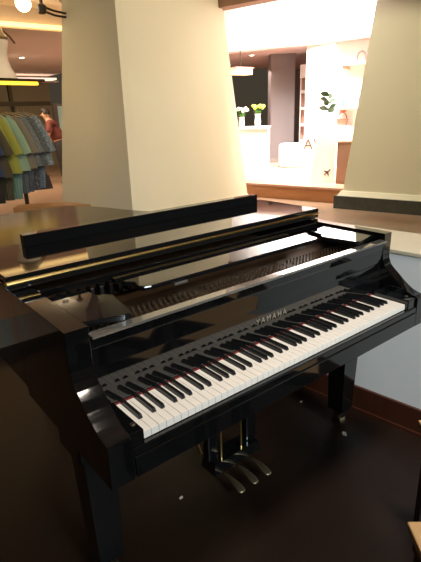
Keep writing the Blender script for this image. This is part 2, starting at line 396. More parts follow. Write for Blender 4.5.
# desk slides and shelves
for k, (pts, nm) in enumerate((([(X0+.064,.205),(.070,.170),(.092,.172),(.098,.182),(.122,.330),(.108,.352),(.088,.360),(.075,.43),(X0+.064,.45)], 'side_shelf'),
                             ([(X1-.049,.205),(1.155,.170),(1.133,.172),(1.127,.182),(1.103,.330),(1.117,.352),(1.137,.360),(1.15,.43),(X1-.049,.45)], 'side_shelf'))):
    b = N(); prism(b, pts if k == 0 else pts[::-1], .962, .980, bev=.003); obj(nm, b, m_black_top, piano)
b = N(); prism(b, [(.195,.305),(.205,.285),(.225,.280),(1.00,.280),(1.02,.285),(1.03,.305),(1.035,.345),(1.055,.370),(1.055,.385),(.185,.385),(.185,.370),(.205,.345)], .981, .996, bev=.004)
dk = obj('music_desk', b, m_black_top, piano)
b = N(); bx(b, .19, 1.03, .445, .475, .966, .984, .003); obj('desk_rail', b, m_black, piano)
b = N(); bx(b, X0+.07, X1-.055, .500, .520, .962, .985, .003); obj('lid_support_bar', b, m_black, piano)
for xa in (.33, .90):
    b = N(); bx(b, xa-.025, xa+.025, .268, .280, .9775, .9805, .001); tube(b, [(xa-.025,.272,.983),(xa+.025,.272,.983)], .003, 8); obj('desk_hinge', b, m_chrome, dk)
b = N(); bx(b, X0+.064, X1-.049, .186, .200, .925, .948, .003); obj('stretcher', b, m_black, piano)
# main lid and folded-back front flap
lid = outline(-.012); lid = [(x, y) for x, y in lid]
b = N(); prism(b, lid, .992, 1.010, bev=.003); ml = obj('main_lid', b, m_black_lid, piano)
b = N(); prism(b, [(X0-.010,.549),(X1+.012,.549),(X1+.012,.945),(X0-.010,.945)], 1.018, 1.037, bev=.004); fl = obj('lid_flap', b, m_black_top, piano)
b = N(); tube(b, [(X0-.008,.549,1.014),(X1+.010,.549,1.014)], .0055, 10); bx(b, X0-.008, X1+.010, .549, .575, 1.0105, 1.0175); obj('lid_hinge', b, m_gold, piano)
for k in range(6):
    b = N(); lathe(b, [(.010,0),(.010,.008)], (X0+.06+k*.26, .90, 1.010), 12); obj('rubber_bumper', b, m_satin, fl)
# legs with casters
def leg(x, y, zt=.628):
    bm = N(); frustum(bm, [(x-.040,y-.040,.10),(x+.040,y-.040,.10),(x+.040,y+.040,.10),(x-.040,y+.040,.10)],
                  [(x-.052,y-.052,zt-.09),(x+.052,y-.052,zt-.09),(x+.052,y+.052,zt-.09),(x-.052,y+.052,zt-.09)])
    bx(bm, x-.072, x+.072, y-.072, y+.072, zt-.09, zt, .006)
    l = obj('leg', bm, m_black, piano)
    c = N(); lathe(c, [(.030,.060),(.034,.068),(.034,.10)], (x, y, 0), 16)
    bx(c, x-.030, x-.022, y-.024, y+.024, .022, .064, .003); bx(c, x+.022, x+.030, y-.024, y+.024, .022, .064, .003)
    cc = obj('caster', c, m_caster, l, True)
    c = N()
    n = 20
    A = [[c.verts.new((x+s, y+.026*math.cos(2*PI*k/n), .026+.026*math.sin(2*PI*k/n))) for k in range(n)] for s in (-.019, .019)]
    c.faces.new(A[0][::-1]); c.faces.new(A[1])
    for k in range(n): c.faces.new((A[0][k], A[0][(k+1) % n], A[1][(k+1) % n], A[1][k]))
    obj('caster_wheel', c, m_brass, l, True)
leg(-.022, .29); leg(1.247, .29); leg(.30, 1.55, .66)
# case underside beams
b = N(); bx(b, X0+.05, X1-.05, .50, .56, .66, .90, .003); obj('belly_rail', b, m_satin, piano)
b = N(); bx(b, .10, .17, .56, 1.66, .67, .74); bx(b, .52, .59, .56, 1.5, .67, .74); bx(b, .85, .92, .56, 1.05, .67, .74); obj('back_post', b, m_darkwood, piano)
# lyra
b = N(); frustum(b, [(.490,.34,.085),(.750,.34,.085),(.750,.43,.085),(.490,.43,.085)], [(.500,.345,.135),(.740,.345,.135),(.740,.425,.135),(.500,.425,.135)])
ly = obj('pedal_box', b, m_black, piano)
b = N(); bx(b, .46, .78, .34, .50, .596, .628, .004); obj('lyre_block', b, m_black, piano)
for x in (.515, .725):
    b = N(); bx(b, x-.028, x+.028, .37, .41, .135, .60, .006); obj('lyre_post', b, m_black, piano)
for x in (.545, .655):
    b = N(); tube(b, [(x,.36,.135),(x,.36,.60)], .0045, 8); obj('pedal_rod', b, m_gold, piano)
for x in (.50, .74):
    b = N(); tube(b, [(x,.44,.13),(x,.75,.66)], .007, 8); obj('lyre_brace', b, m_gold, piano)
for x in (.545, .620, .695):
    b = N()
    prof = [(.345,.010,.066),(.32,.010,.070),(.295,.012,.070),(.27,.017,.066),(.25,.020,.060),(.235,.019,.055),(.226,.012,.052)]
    T = []
    for (y, hw, z) in prof: T.append([b.verts.new(p) for p in ((x-hw,y,z-.006),(x+hw,y,z-.006),(x+hw*.9,y,z+.005),(x-hw*.9,y,z+.005))])
    b.faces.new(T[0]); b.faces.new(T[-1][::-1])
    for A, B in zip(T, T[1:]):
        for k in range(4): b.faces.new((A[k], A[(k+1) % 4], B[(k+1) % 4], B[k]))
    pe = obj('pedal', b, m_brass, piano, True)
    md = pe.modifiers.new('sub', 'SUBSURF'); md.levels = 2; md.render_levels = 2

# low black board lying on the folded flap
bd = thing('display_board', 'long low glossy black board lying across the piano lid before the broad pillar', 'board', (.64, .90, 1.0372))
b = N(); bx(b, .052, 1.245, .862, .905, 1.0374, 1.083, .002); obj('board_body', b, m_black_top, bd)

# ================================================================== STOOLS (corners show at the right edge)
def make_stool(loc, rz, label):
    t = thing('wooden_stool', label, 'stool', loc, rz, 'square stools by the piano')
    b = N(); bx(b, 0, .40, 0, .36, .425, .45, .004); obj('seat', b, m_tan, t, local=True)
    b = N(); bx(b, .015, .385, .015, .345, .37, .425, .003); obj('apron', b, m_darkwood, t, local=True)
    for x in (.02, .34):
        for y in (.02, .30):
            b = N(); bx(b, x, x+.04, y, y+.04, 0, .37, .003); obj('leg', b, m_darkwood, t, local=True)
    return t
# local axes: x -> right-down in the picture, y -> mirrored away
st = make_stool((.511-.2481, -.448-.2592, 0), math.atan2(-.65, .76)+0.0, 'tan wooden seat corner nearest the photographer at the bottom right')
st.location = (0.511, -0.448, 0); st.rotation_euler.z = math.radians(-40.5-90+0)
st2 = copy_tree(st); st2.location = (0.945, -0.240, 0); st2.rotation_euler.z = math.radians(-128)
st2['label'] = 'wooden seat corner at the right edge, in front of the low grey wall'

# scraps on the floor
for (x, y, s, r, lb) in ((.369,.414,.010,.3,'tiny white paper scrap on the dark floor left of the pedals'),
                      (1.205,.225,.018,.9,'tan paper scrap on the floor in front of the right piano leg'),
                      (1.26,.544,.009,.2,'tiny pale scrap on the floor behind the right piano leg')):
    b = N(); prism(b, [(-s,-s*.4),(s*.6,-s*.6),(s,.2*s),(.2*s,s*.6),(-s*.7,s*.5)], 0, .002)
    for v in b.verts: v.co.z += .001*abs(v.co.x)/s
    o = obj('paper_scrap', b, m_paper); o.location = (x, y, .0); o.rotation_euler.z = r; tag(o, lb, 'scrap', 'scraps on the floor')

# ================================================================== SHOP ON THE DECK
# bulkhead, ceiling, walls
b = N(); hbox(b, -3.2, 8, 2.0, 2.3, 2.58, 5.2); struct('wall_bulkhead', b, m_white)
b = N(); hbox(b, -3.2, 8, 2.3, 9.0, 2.58, 2.66); struct('ceiling_shop', b, m_ceil_s)
b = N(); hbox(b, -7, 8, -.34, -.12, 2.84, 3.06); struct('trim_5', b, m_beam)
b = N(); hbox(b, -3.2, 8, 7.0, 7.1, DK, 2.62); struct('wall_far', b, m_mauve_d)
# mauve column
b = N(); prism(b, [(7.30,6.64),(7.67,6.31),(7.76,6.62),(7.5,6.92)], DK, 2.58); struct('wall_mauve', b, m_mauve)
b = N(); prism(b, [(7.285,6.63),(7.66,6.295),(7.675,6.31),(7.30,6.645)], DK, DK+.09); struct('baseboard_mauve', b, m_mauve_d)
# white wall on the right
W0, W1 = Vector((7.10, 5.42, 0)), Vector((7.55, 3.55, 0))
wd = (W1-W0).normalized(); wn = Vector((wd.y, -wd.x, 0)); wn = wn if wn.x < 0 else -wn
def WP(s, d, z=0): return W0 + wd*s + wn*d + Vector((0,0,z))
def wbox(bm, s0, s1, d0, d1, z0, z1, bev=0):
    return prism(bm, [(WP(s,d).x, WP(s,d).y) for s, d in ((s0,d0),(s0,d1),(s1,d1),(s1,d0))], z0, z1, bev=bev)
b = N(); wbox(b, -.10, 3.4, -.15, 0, DK, 5.2); struct('wall_white', b, m_white)

# white shelf unit at the left end of the white wall
tv = Vector((.66, -.75, 0)).normalized(); tb = Vector((.75, .66, 0)).normalized(); T0 = Vector((7.77, 6.25, 0))
def tbox(bm, s0, s1, d0, d1, z0, z1):
    q = [T0+tv*a+tb*c for a, c in ((s0,d0),(s0,d1),(s1,d1),(s1,d0))]; return prism(bm, [(p.x, p.y) for p in q], z0, z1)
t = thing('shelf_unit', 'narrow white shelf tower with pinkish back panel beside the grey-mauve column', 'shelf', (T0+tv*.12+tb*.12+Vector((0,0,DK)))[:])
b = N(); tbox(b, 0, .02, 0, .25, DK, 2.12); obj('side_panel', b, m_white, t)
b = N(); tbox(b, .22, .24, 0, .25, DK, 2.12); obj('side_panel', b, m_white, t)
b = N(); tbox(b, .02, .22, .23, .25, DK, 2.12); obj('back_panel', b, m_pink, t)
b = N(); tbox(b, -.01, .25, -.01, .26, 2.12, 2.36); obj('top_box', b, m_white, t)
for k in range(5):
    z = .50+k*.33
    b = N(); tbox(b, .02, .22, .0, .23, z, z+.05); obj('shelf', b, m_white, t)

# wall shelves with small items
def wshelf(label, s0, s1, z, d):
    o = thing('wall_shelf', label, 'shelf', tuple(WP((s0+s1)/2, d/2, z)), 0, 'pink shelves on the white wall')
    b = N(); wbox(b, s0, s1, 0, d, z, z+.035, .004); obj('board', b, m_pink, o)
    for s in (s0+.12, s1-.12):
        b = N(); wbox(b, s, s+.02, 0, d*.8, z-.05, z); obj('bracket', b, m_pink, o)
    return o
wshelf('upper pale pink shelf on the bright white wall beside the right pillar', .60, 1.75, 2.18, .30)
wshelf('lower pale pink shelf on the bright white wall beside the right pillar', .58, 1.75, 1.47, .30)
def small_bottle(s, d, z, h, r, m_, label, cat='bottle', grp='small blue bottles on the lower wall shelf'):
    b = N(); p = WP(s, d, 0); lathe(b, [(r*.9,0),(r,h*.1),(r,h*.55),(r*.4,h*.7),(r*.35,h*.95),(r*.5,h)], (0,0,0), 14)
    o = obj('glass_bottle', b, m_, smooth=True); o.location = (p.x, p.y, z); tag(o, label, cat, grp); return o
small_bottle(.68, .12, 1.505, .24, .035, m_blue, 'left of the slim blue bottles on the lower pink shelf')
small_bottle(.75, .12, 1.505, .26, .035, m_blue, 'middle slim blue bottle on the lower pink shelf')
small_bottle(1.02, .12, 1.505, .26, .040, m_blue, 'blue bottle on the lower pink shelf, nearest the right pillar')
# vase-like loop ornament and small dish on upper shelf
b = N(); p = WP(1.00, .14, 2.215+.10)
n = 22; tube(b, [(p.x+wd.x*.075*math.cos(2*PI*k/n), p.y+wd.y*.075*math.cos(2*PI*k/n), p.z-.01+.085*math.sin(2*PI*k/n)) for k in range(-5, 15)], .016, 8)
lathe(b, [(.05,0),(.05,.012),(.02,.02)], (p.x, p.y, 2.215), 14)
tag(obj('loop_ornament', b, mat('grey_metal', (.25,.25,.28), .4, metal=.5), smooth=True), 'grey curled ornament on the upper pink shelf', 'ornament')
b = N(); p = WP(1.20, .14, 2.215); lathe(b, [(.03,0),(.07,.04),(.075,.06),(.06,.06)], (p.x, p.y, p.z), 16)
tag(obj('small_bowl', b, m_mauve, smooth=True), 'small dark bowl on the upper pink shelf by the pillar', 'bowl')
# hanging basket pot under lower shelf
t = thing('basket_pot', 'small reddish-brown basket with handle below the lower pink shelf', 'basket', tuple(WP(.72,.16,1.19)))
b = N(); p = WP(.72,.16,0); lathe(b, [(.07,1.19),(.10,1.25),(.115,1.31),(.10,1.31),(.06,1.24)], (p.x,p.y,0), 16); obj('bowl', b, m_pot, t, True)
b = N(); tube(b, [(p.x+wd.x*.09*math.cos(a), p.y+wd.y*.09*math.cos(a), 1.30+.12*math.sin(a)) for a in [PI*k/12 for k in range(13)]], .008, 6); obj('handle', b, m_pot, t, True)
b = N(); wbox(b, .59, .85, 0.001, .28, 1.165, 1.19); obj('ledge', b, m_white, t)

# sign board with large letters, standing behind the pedestal
SG = Vector((6.20, 4.63, 0)); ga = math.radians(-44)   # face looks at the photographer
gx = Vector((math.cos(ga), math.sin(ga), 0)); gn = Vector((gx.y, -gx.x, 0))
def GP(s, d, z): return SG + gx*s + gn*d + Vector((0,0,z))
t = thing('sign_board', 'cream board printed with large dark letters AV behind the white pedestal', 'sign', tuple(GP(0,0,DK)))
b = N(); prism(b, [(GP(s,d,0).x, GP(s,d,0).y) for s, d in ((-.10,-.03),(.42,-.03),(.42,.0),(-.10,.0))], DK, 1.10); obj('board', b, m_cream_panel, t)
rot = Matrix((gx, Vector((0,0,1)), gn)).transposed().to_4x4()
mx = Matrix.Translation(GP(.035, .004, .92)) @ rot
textmesh('AV', .25, .003, m_text, 'lettering', mx, t, 1.0)

# white tapered pedestal with an aeroplane mark
PG = Vector((5.53, 3.86, 0)); ga2 = math.radians(-48)
px_ = Vector((math.cos(ga2), math.sin(ga2), 0)); pn_ = Vector((px_.y, -px_.x, 0))
def QP(s, d, z): return PG + px_*s + pn_*d + Vector((0,0,z))
t = thing('white_pedestal', 'white flared pedestal with a small black aeroplane mark, holding a leafy plant', 'pedestal', tuple(QP(0,-.15,DK)))
b = N(); frustum(b, [QP(-.165,0,DK),QP(.205,0,DK),QP(.205,-.3,DK),QP(-.165,-.3,DK)], [QP(-.02,0,1.32),QP(.205,0,1.32),QP(.205,-.3,1.32),QP(-.02,-.3,1.32)]); obj('body', b, m_white, t)
b = N()
pl = [(-.5,-.05),(-.15,.06),(-.12,.34),(-.03,.34),(.08,.08),(.42,.07),(.5,0),(.42,-.07),(.08,-.08),(-.03,-.34),(-.12,-.34),(-.15,-.06)]
ca, sa = math.cos(.75), math.sin(.75); sc = .125
vs = [b.verts.new(QP(.10+sc*(x*ca-y*sa), .004, .575+sc*(x*sa+y*ca))) for x, y in [(-.5,.16),(-.42,.16),(-.34,.05),(-.12,.07),(-.24,.42),(-.13,.42),(.10,.08),(.42,.07),(.5,0),(.42,-.07),(.10,-.08),(-.13,-.42),(-.24,-.42),(-.12,-.07),(-.34,-.05),(-.42,-.16),(-.5,-.16),(-.44,0)]]
fc = b.faces.new(vs); r_ = bmesh.ops.extrude_face_region(b, geom=[fc]); bmesh.ops.translate(b, verts=[v for v in r_['geom'] if isinstance(v, bmesh.types.BMVert)], vec=pn_*.003)
obj('aeroplane_mark', b, m_text, t)

def leaf(bm, base, dirv, ln, wd_, bend=.3, roll=0.0):
    d = Vector(dirv).normalized(); s = d.cross(Vector((0,0,1))); s = s.normalized() if s.length > .01 else Vector((1,0,0)); s = Matrix.Rotation(roll, 3, d) @ s
    prev = None; n = 7
    for k in range(n+1):
        u = k/n; c = Vector(base) + d*ln*u - Vector((0,0,1))*bend*ln*u*u
        hw = max(.0008, wd_*math.sin(PI*min(1, u*1.02))**.8 if 0 < u < 1 else .0008)
        row = [bm.verts.new(c - s*hw), bm.verts.new(c + Vector((0,0,-.15*hw))), bm.verts.new(c + s*hw)]
        if prev:
            bm.faces.new((prev[0],prev[1],row[1],row[0])); bm.faces.new((prev[1],prev[2],row[2],row[1]))
        prev = row
t = thing('potted_plant', 'dark green broad-leaved plant in a white pot on the white pedestal', 'plant', tuple(QP(.0,-.15,1.32)))
pb = QP(.085,-.15,0)
b = N(); lathe(b, [(.045,1.32),(.065,1.42),(.068,1.43),(.055,1.43)], (pb.x,pb.y,0), 18); obj('pot', b, m_shade, t, True)
b = N(); tube(b, [(pb.x,pb.y,1.42),(pb.x,pb.y+.01,1.55),(pb.x+.01,pb.y,1.68)], .006, 6); obj('stem', b, m_leaf, t)
b = N()
for k in range(10):
    z = 1.44 + k*.025; a = k*2.4
    leaf(b, (pb.x, pb.y, z), (math.cos(a), math.sin(a), .6), .17, .045, .2, 1.0)
lf = obj('leaves', b, m_leaf, t)
md = lf.modifiers.new('sol', 'SOLIDIFY'); md.thickness = .0015

# brown cabinet at right end of the deck edge
t = thing('low_cabinet', 'plain brown low cabinet between the white pedestal and the right pillar', 'cabinet', H(1.33, .9, DK)[:])
b = N(); hbox(b, 1.20, 1.47, .56, 1.30, DK, DK+.60); obj('body', b, m_brownbox, t)
b = N(); hbox(b, 1.19, 1.475, .55, 1.31, DK+.60, DK+.62); obj('top', b, m_pink, t)
b = N(); hbox(b, 1.23, 1.44, .553, .56, DK+.05, DK+.56); obj('door', b, m_brownbox, t)

# white counter at the left of the opening
t = thing('white_counter', 'tall white display counter beside the broad pillar, holding flowers', 'counter', (5.25, 5.0, DK))
b = N(); prism(b, [(5.25,4.72),(4.93,5.05),(5.4,5.5),(5.75,5.15)], DK, 1.22, bev=.006); obj('body', b, m_white, t)
b = N(); prism(b, [(5.245,4.70),(4.91,5.045),(5.4,5.52),(5.77,5.15)], 1.22, 1.25); obj('top', b, m_white, t)
def vase_at(x, y, z, h, r, m_, label, grp=None):
    t = thing('flower_vase', label, 'vase', (x, y, z), 0, grp)
    b = N(); lathe(b, [(r*.8,z),(r,z+h*.4),(r*.8,z+h*.85),(r,z+h),(r*.85,z+h)], (x,y,0), 18); obj('vase_body', b, m_white, t, True)
    b = N(); fb_ = N()
    for k in range(11):
        a = k*2.4; q = .05+.05*(k % 3)/2
        e = Vector((x+math.cos(a)*q, y+math.sin(a)*q, z+h+.08+.05*random.random()))
        tube(b, [(x,y,z+h*.8), tuple(e)], .003, 5)
        bmesh.ops.create_icosphere(fb_, subdivisions=1, radius=.028, matrix=Matrix.Translation(e))
        leaf(b, (x,y,z+h), (math.cos(a+1), math.sin(a+1), .8), .10, .018)
    obj('stems', b, m_leaf_b, t); obj('blossoms', fb_, m_, t, True)
vase_at(5.24, 4.93, 1.25, .20, .05, m_flower, 'white vase of yellow-green flowers on the white counter')
vase_at(5.10, 5.16, 1.25, .16, .05, m_shade, 'white vase of pale flowers on the counter, next to the broad pillar')
# pouf
b = N(); lathe(b, [(.20,0),(.245,.02),(.255,.08),(.255,.38),(.245,.43),(.20,.45),(.02,.452)], (0,0,0), 32)
o = obj('round_pouf', b, m_stool, smooth=True); o.location = (6.97, 5.74, DK); tag(o, 'round white pouf on the shop floor by the sign board', 'pouf')
# warm box lamp and downlights in the shop ceiling
t = thing('box_lamp', 'glowing warm rectangular lamp under the shop ceiling, beside the broad pillar', 'lamp', (6.35, 6.55, 2.58))
b = N(); bx(b, 6.12, 6.55, 6.40, 6.62, 2.16, 2.27, .005); obj('lamp_shade', b, m_warmbox, t)
b = N(); bx(b, 6.10, 6.57, 6.38, 6.64, 2.27, 2.29); obj('frame', b, m_pink, t)
b = N(); tube(b, [(6.33,6.51,2.29),(6.33,6.51,2.58)], .01, 6); obj('rod', b, m_darkmetal, t)
def downlight(x, y, z, label, grp):
    t = thing('downlight', label, 'light', (x, y, z), 0, grp)
    b = N(); lathe(b, [(.055,-.012),(.060,-.004),(.060,.0)], (x,y,z), 20); obj('trim_ring', b, m_shade, t, True)
    b = N(); lathe(b, [(.040,-.016),(.040,-.0125)], (x,y,z), 20); obj('bulb', b, m_lamp, t)
downlight(7.0, 6.9, 2.58, 'small round downlight in the shop ceiling, between box lamp and grey column', 'downlights')
downlight(3.08, 9.07, 2.60, 'small round downlight in the boutique ceiling above the clothes', 'downlights')

# plant behind the low wall, right of the frame (its green shows in the glossy board)
t = thing('leafy_plant', 'leafy green plant in a stone pot on the hall floor behind the low wall', 'plant', (2.45, -.85, UF))
b = N(); lathe(b, [(.13,UF),(.17,UF+.24),(.175,UF+.27),(.15,UF+.27)], (2.45,-.85,0), 24); obj('pot', b, m_plinth, t, True)
b = N()
for k in range(150):
    a = random.uniform(0, 2*PI); r = random.uniform(0, .26); z = random.uniform(UF+.27, UF+.85)
    leaf(b, (2.45+r*math.cos(a), -.85+r*math.sin(a), z), (math.cos(a), math.sin(a), random.uniform(-.2, .7)), random.uniform(.10,.18), .03, .3, random.uniform(-1,1))
obj('foliage', b, m_leaf_b, t)
b = N()
for k in range(6):
    a = k*1.05; tube(b, [(2.45,-.85,UF+.25),(2.45+.10*math.cos(a),-.85+.10*math.sin(a),UF+.5),(2.45+.2*math.cos(a),-.85+.2*math.sin(a),UF+.78)], .006, 6)
obj('stems', b, m_leaf, t)

# ================================================================== BOUTIQUE ON THE LEFT
t = thing('low_bench', 'low orange-brown wooden bench beneath the row of hanging clothes', 'bench', (1.65, 5.0, UF))
b = N(); prism(b, [(1.28,5.09),(2.04,4.56),(1.91,5.04),(1.40,5.26)], .415, .485, bev=.004); obj('bench_top', b, m_platform, t)
for x, y in ((1.36,5.12),(1.93,4.74),(1.86,5.0),(1.43,5.19)):
    b = N(); bx(b, x-.02, x+.02, y-.02, y+.02, UF, .415, .003); obj('leg', b, m_darkwood, t)
# clothes rack with LED shelf
rx0, ry0 = 0.53, 5.38; rdir = Vector((1.0, .16, 0)).normalized(); rnrm = Vector((-rdir.y, rdir.x, 0))
def RP(s, d, z): return Vector((rx0, ry0, 0)) + rdir*s + rnrm*d + Vector((0,0,z))
def rbox(bm, s0, s1, d0, d1, z0, z1, bev=0): return prism(bm, [(RP(s,d,0).x, RP(s,d,0).y) for s, d in ((s0,d0),(s0,d1),(s1,d1),(s1,d0))], z0, z1, bev=bev)
rack = thing('clothes_rack', 'dark clothes rail with a glowing yellow shelf above the hanging garments', 'clothes rack', tuple(RP(.7,0,UF)))
b = N(); rbox(b, -.8, 1.62, -.025, .025, 1.645, 1.70, .004); obj('hanging_rail', b, m_darkmetal, rack)
b = N(); rbox(b, -.8, 1.50, -.16, .16, 1.925, 1.955, .003); obj('top_shelf', b, m_darkmetal, rack)
b = N(); rbox(b, -.75, 1.42, -.13, -.08, 1.885, 1.925, .004); obj('shelf_light', b, m_led_y, rack)
for s in (-.78, 1.12):
    b = N(); rbox(b, s-.02, s+.02, .03, .07, UF, 1.925); obj('post', b, m_darkmetal, rack)
# white hourglass vase on shelf
b = N(); p = RP(1.0, 0, 1.955)
lathe(b, [(.20,0),(.185,.05),(.15,.12),(.125,.20),(.12,.26),(.135,.33),(.155,.40),(.15,.42)], (0,0,0), 32)
v = thing('hourglass_vase', 'white waisted vase with grey metal neck standing on the glowing shelf', 'vase', tuple(p))
obj('vase_body', b, m_shade, v, True, local=True)
b = N(); lathe(b, [(.15,.42),(.16,.45),(.12,.50),(.10,.56),(.07,.58)], (0,0,0), 24); tube(b, [(.10,0,.55),(.19,0,.47),(.24,0,.40)], .012, 6); obj('metal_neck', b, m_caster, v, True, local=True)

# garments
def fabric(name, c, c2=None, sc=14):
    m = mat(name, c, .85)
    if c2:
        nt = m.node_tree; b_ = nt.nodes['Principled BSDF']; tc = nt.nodes.new('ShaderNodeTexCoord')
        vo = nt.nodes.new('ShaderNodeTexVoronoi'); vo.inputs['Scale'].default_value = sc
        rp = nt.nodes.new('ShaderNodeValToRGB'); rp.color_ramp.elements[0].color = (*c2, 1); rp.color_ramp.elements[1].color = (*c, 1)
        rp.color_ramp.elements[0].position = .25; rp.color_ramp.elements[1].position = .45
        nt.links.new(tc.outputs['Object'], vo.inputs['Vector']); nt.links.new(vo.outputs['Distance'], rp.inputs[0]); nt.links.new(rp.outputs['Color'], b_.inputs['Base Color'])
    return m
def garment_mesh(top_len, hem_w, sleeve, seed, z_top=0.0, z_bot=-1.1, kind='top'):
    """closed cloth shape in local x-z, thickness along y, hem folds"""
    rnd = random.Random(seed); bm = N(); ph = rnd.uniform(0, 6)
    rows = 16; cols = 18; F = {}
    for side in (0, 1):
        for i in range(rows+1):
            u = i/rows; z = z_top + (z_bot - z_top)*u
            if kind == 'top':
                if u < .15: hw = .045 + .115*(u/.15)**.8
                else: hw = .16 + (hem_w-.16)*((u-.15)/.85)**.85
            else: hw = .14 + (hem_w-.14)*u
            for j in range(cols+1):
                v = -1+2*j/cols
                th = (.022*(1-abs(v)**3)+.003) + .012*u*math.sin(v*11+ph)*(1-abs(v))
                F[side, i, j] = bm.verts.new((hw*v, (th if side else -th)+.008*u*math.sin(v*7+ph), z - (.03*abs(v)*(1-u) if kind == 'top' else 0)))
    for side in (0, 1):
        for i in range(rows):
            for j in range(cols):
                q = (F[side,i,j], F[side,i,j+1], F[side,i+1,j+1], F[side,i+1,j]); bm.faces.new(q if side else q[::-1])
    for i in range(rows):
        for j in (0, cols): bm.faces.new((F[0,i,j], F[0,i+1,j], F[1,i+1,j], F[1,i,j]))
    for j in range(cols):
        for i in (0, rows): bm.faces.new((F[0,i,j], F[1,i,j], F[1,i,j+1], F[0,i,j+1]))
    return bm
def sleeve_mesh(sgn, ln):
    bm = N()
    tube(bm, [(sgn*.09,0,-.12),(sgn*.14,0,-.19),(sgn*.21,0,-.17-ln*.5),(sgn*.265,0,-.17-ln)], [.025,.045,.055,.065], 12)
    for v in bm.verts: v.co.y *= .42
    return bm
# (position on rail, turn, top fabric, lower fabric or None, top length, total length)
G = [(.68, 'navy blue tunic with trousers, leftmost of the hanging garments', fabric('navy_cloth',(.02,.035,.08)), fabric('navy_trouser',(.02,.035,.10)), .68, 1.12),
     (.79, 'dark olive-brown garment hanging between the navy and lime ones', fabric('olive_brown_cloth',(.055,.045,.025)), fabric('black_brown_cloth',(.02,.017,.012)), .70, 1.14),
     (.915, 'lime-yellow tunic hanging left of the aqua one', fabric('lime_cloth',(.24,.25,.04)), fabric('olive_cloth',(.06,.055,.03)), .66, 1.12),
     (1.03, 'pale aqua tunic over aqua trousers on the rail', fabric('aqua_cloth',(.20,.30,.22)), fabric('aqua_trouser',(.12,.22,.19)), .64, 1.12),
     (1.125, 'grey-beige tunic with slate trousers right of the aqua one', fabric('taupe_cloth',(.15,.135,.10)), fabric('slate_cloth',(.07,.085,.10)), .62, 1.06),
     (1.20, 'blue-grey mottled tunic and trousers, third from the right', fabric('mottled_grey',(.10,.115,.125),(.20,.22,.22),55), fabric('slate_mottled',(.05,.06,.08),(.10,.12,.14),50), .60, 1.05),
     (1.285, 'dark grey flecked tunic and trousers, second from the right', fabric('flecked_dark',(.06,.07,.08),(.14,.14,.13),60), fabric('flecked_low',(.04,.045,.055),(.12,.12,.13),26), .60, 1.04),
     (1.37, 'light blue patterned tunic and trousers, rightmost on the rail', fabric('pattern_blue',(.12,.16,.20),(.30,.36,.38),45), fabric('pattern_blue_low',(.08,.11,.15),(.18,.23,.27),50), .60, 1.02)]
for i, (s, lb, mt, mb, tl, tot) in enumerate(G):
    tl += .06; tot -= .07; s -= .13
    p = RP(s, 0, 1.645)
    g = thing('hanging_garment', lb, 'clothes', tuple(p), math.radians(9-38), 'garments on the clothes rail')
    zt = -.075
    h = N(); tube(h, [(0,0,.0),(.018,0,.016),(.0,0,.06),(-.022,0,.05)] if False else [(0,0,-.07),(0,0,-.02),(.016,0,.0),(.008,0,.022),(-.012,0,.02)], .004, 6)
    tube(h, [(-.17,0,-.13),(0,0,-.07),(.17,0,-.13)], .007, 6); obj('hanger', h, m_brass, g, local=True)
    obj('tunic', garment_mesh(tl, .285, 0, i, zt, zt-tl), mt, g, True, local=True)
    for sg in (-1, 1): obj('sleeve', sleeve_mesh(sg, .40), mt, g, True, local=True)
    for sg in (-1, 1):
        bm = garment_mesh(0, .085, 0, i+20+sg, zt-tl+.03, zt-tot, 'leg')
        for v in bm.verts: v.co.x = v.co.x*.62 + sg*.085; v.co.y *= .75
        obj('trouser_leg', bm, mb, g, True, local=True)

# ceiling spot fixture and bright globe at top left
t = thing('ceiling_spotlight', 'dark bracketed spotlight arm under the warm boutique ceiling', 'light', (2.0, 5.1, 2.86))
b = N(); lathe(b, [(.05,2.84),(.05,2.86)], (1.97,5.1,0), 16); tube(b, [(1.97,5.1,2.85),(1.97,5.1,2.68)], .02, 8); obj('stem', b, m_darkmetal, t)
b = N(); tube(b, [(1.97,5.1,2.70),(2.10,5.06,2.655),(2.30,5.0,2.62)], .012, 8); obj('arm', b, m_darkmetal, t)
b = N(); tube(b, [(1.97,5.1,2.655),(2.10,5.06,2.61),(2.30,5.0,2.585)], .012, 8); obj('arm', b, m_darkmetal, t)
b = N(); lathe(b, [(.03,2.62),(.05,2.63),(.055,2.70),(.03,2.72)], (1.97,5.1,0), 16); obj('lamp_head', b, m_darkmetal, t, True)
t = thing('ceiling_globe', 'blazing warm ceiling lamp at the top left above the boutique', 'light', (1.79, 5.17, 2.86))
b = N(); bmesh.ops.create_uvsphere(b, u_segments=20, v_segments=12, radius=.085, matrix=Matrix.Translation((1.79,5.17,2.72))); obj('globe', b, m_lamp, t, True)
b = N(); lathe(b, [(.03,2.79),(.05,2.86)], (1.79,5.17,0), 16); obj('mount', b, m_brass, t, True)
# bag on floor by garments
t = thing('shoulder_bag', 'dark bag standing on the boutique floor in front of the person', 'bag', (2.95, 8.45, UF))
b = N(); frustum(b, [(2.80,8.40,UF),(3.08,8.40,UF),(3.08,8.52,UF),(2.80,8.52,UF)], [(2.84,8.43,UF+.26),(3.04,8.43,UF+.26),(3.04,8.49,UF+.26),(2.84,8.49,UF+.26)]); obj('body', b, m_trous, t)
b = N(); tube(b, [(2.87,8.46,UF+.25),(2.89,8.46,UF+.40),(2.99,8.46,UF+.40),(3.01,8.46,UF+.25)], .01, 6); obj('handle', b, m_darkwood, t)

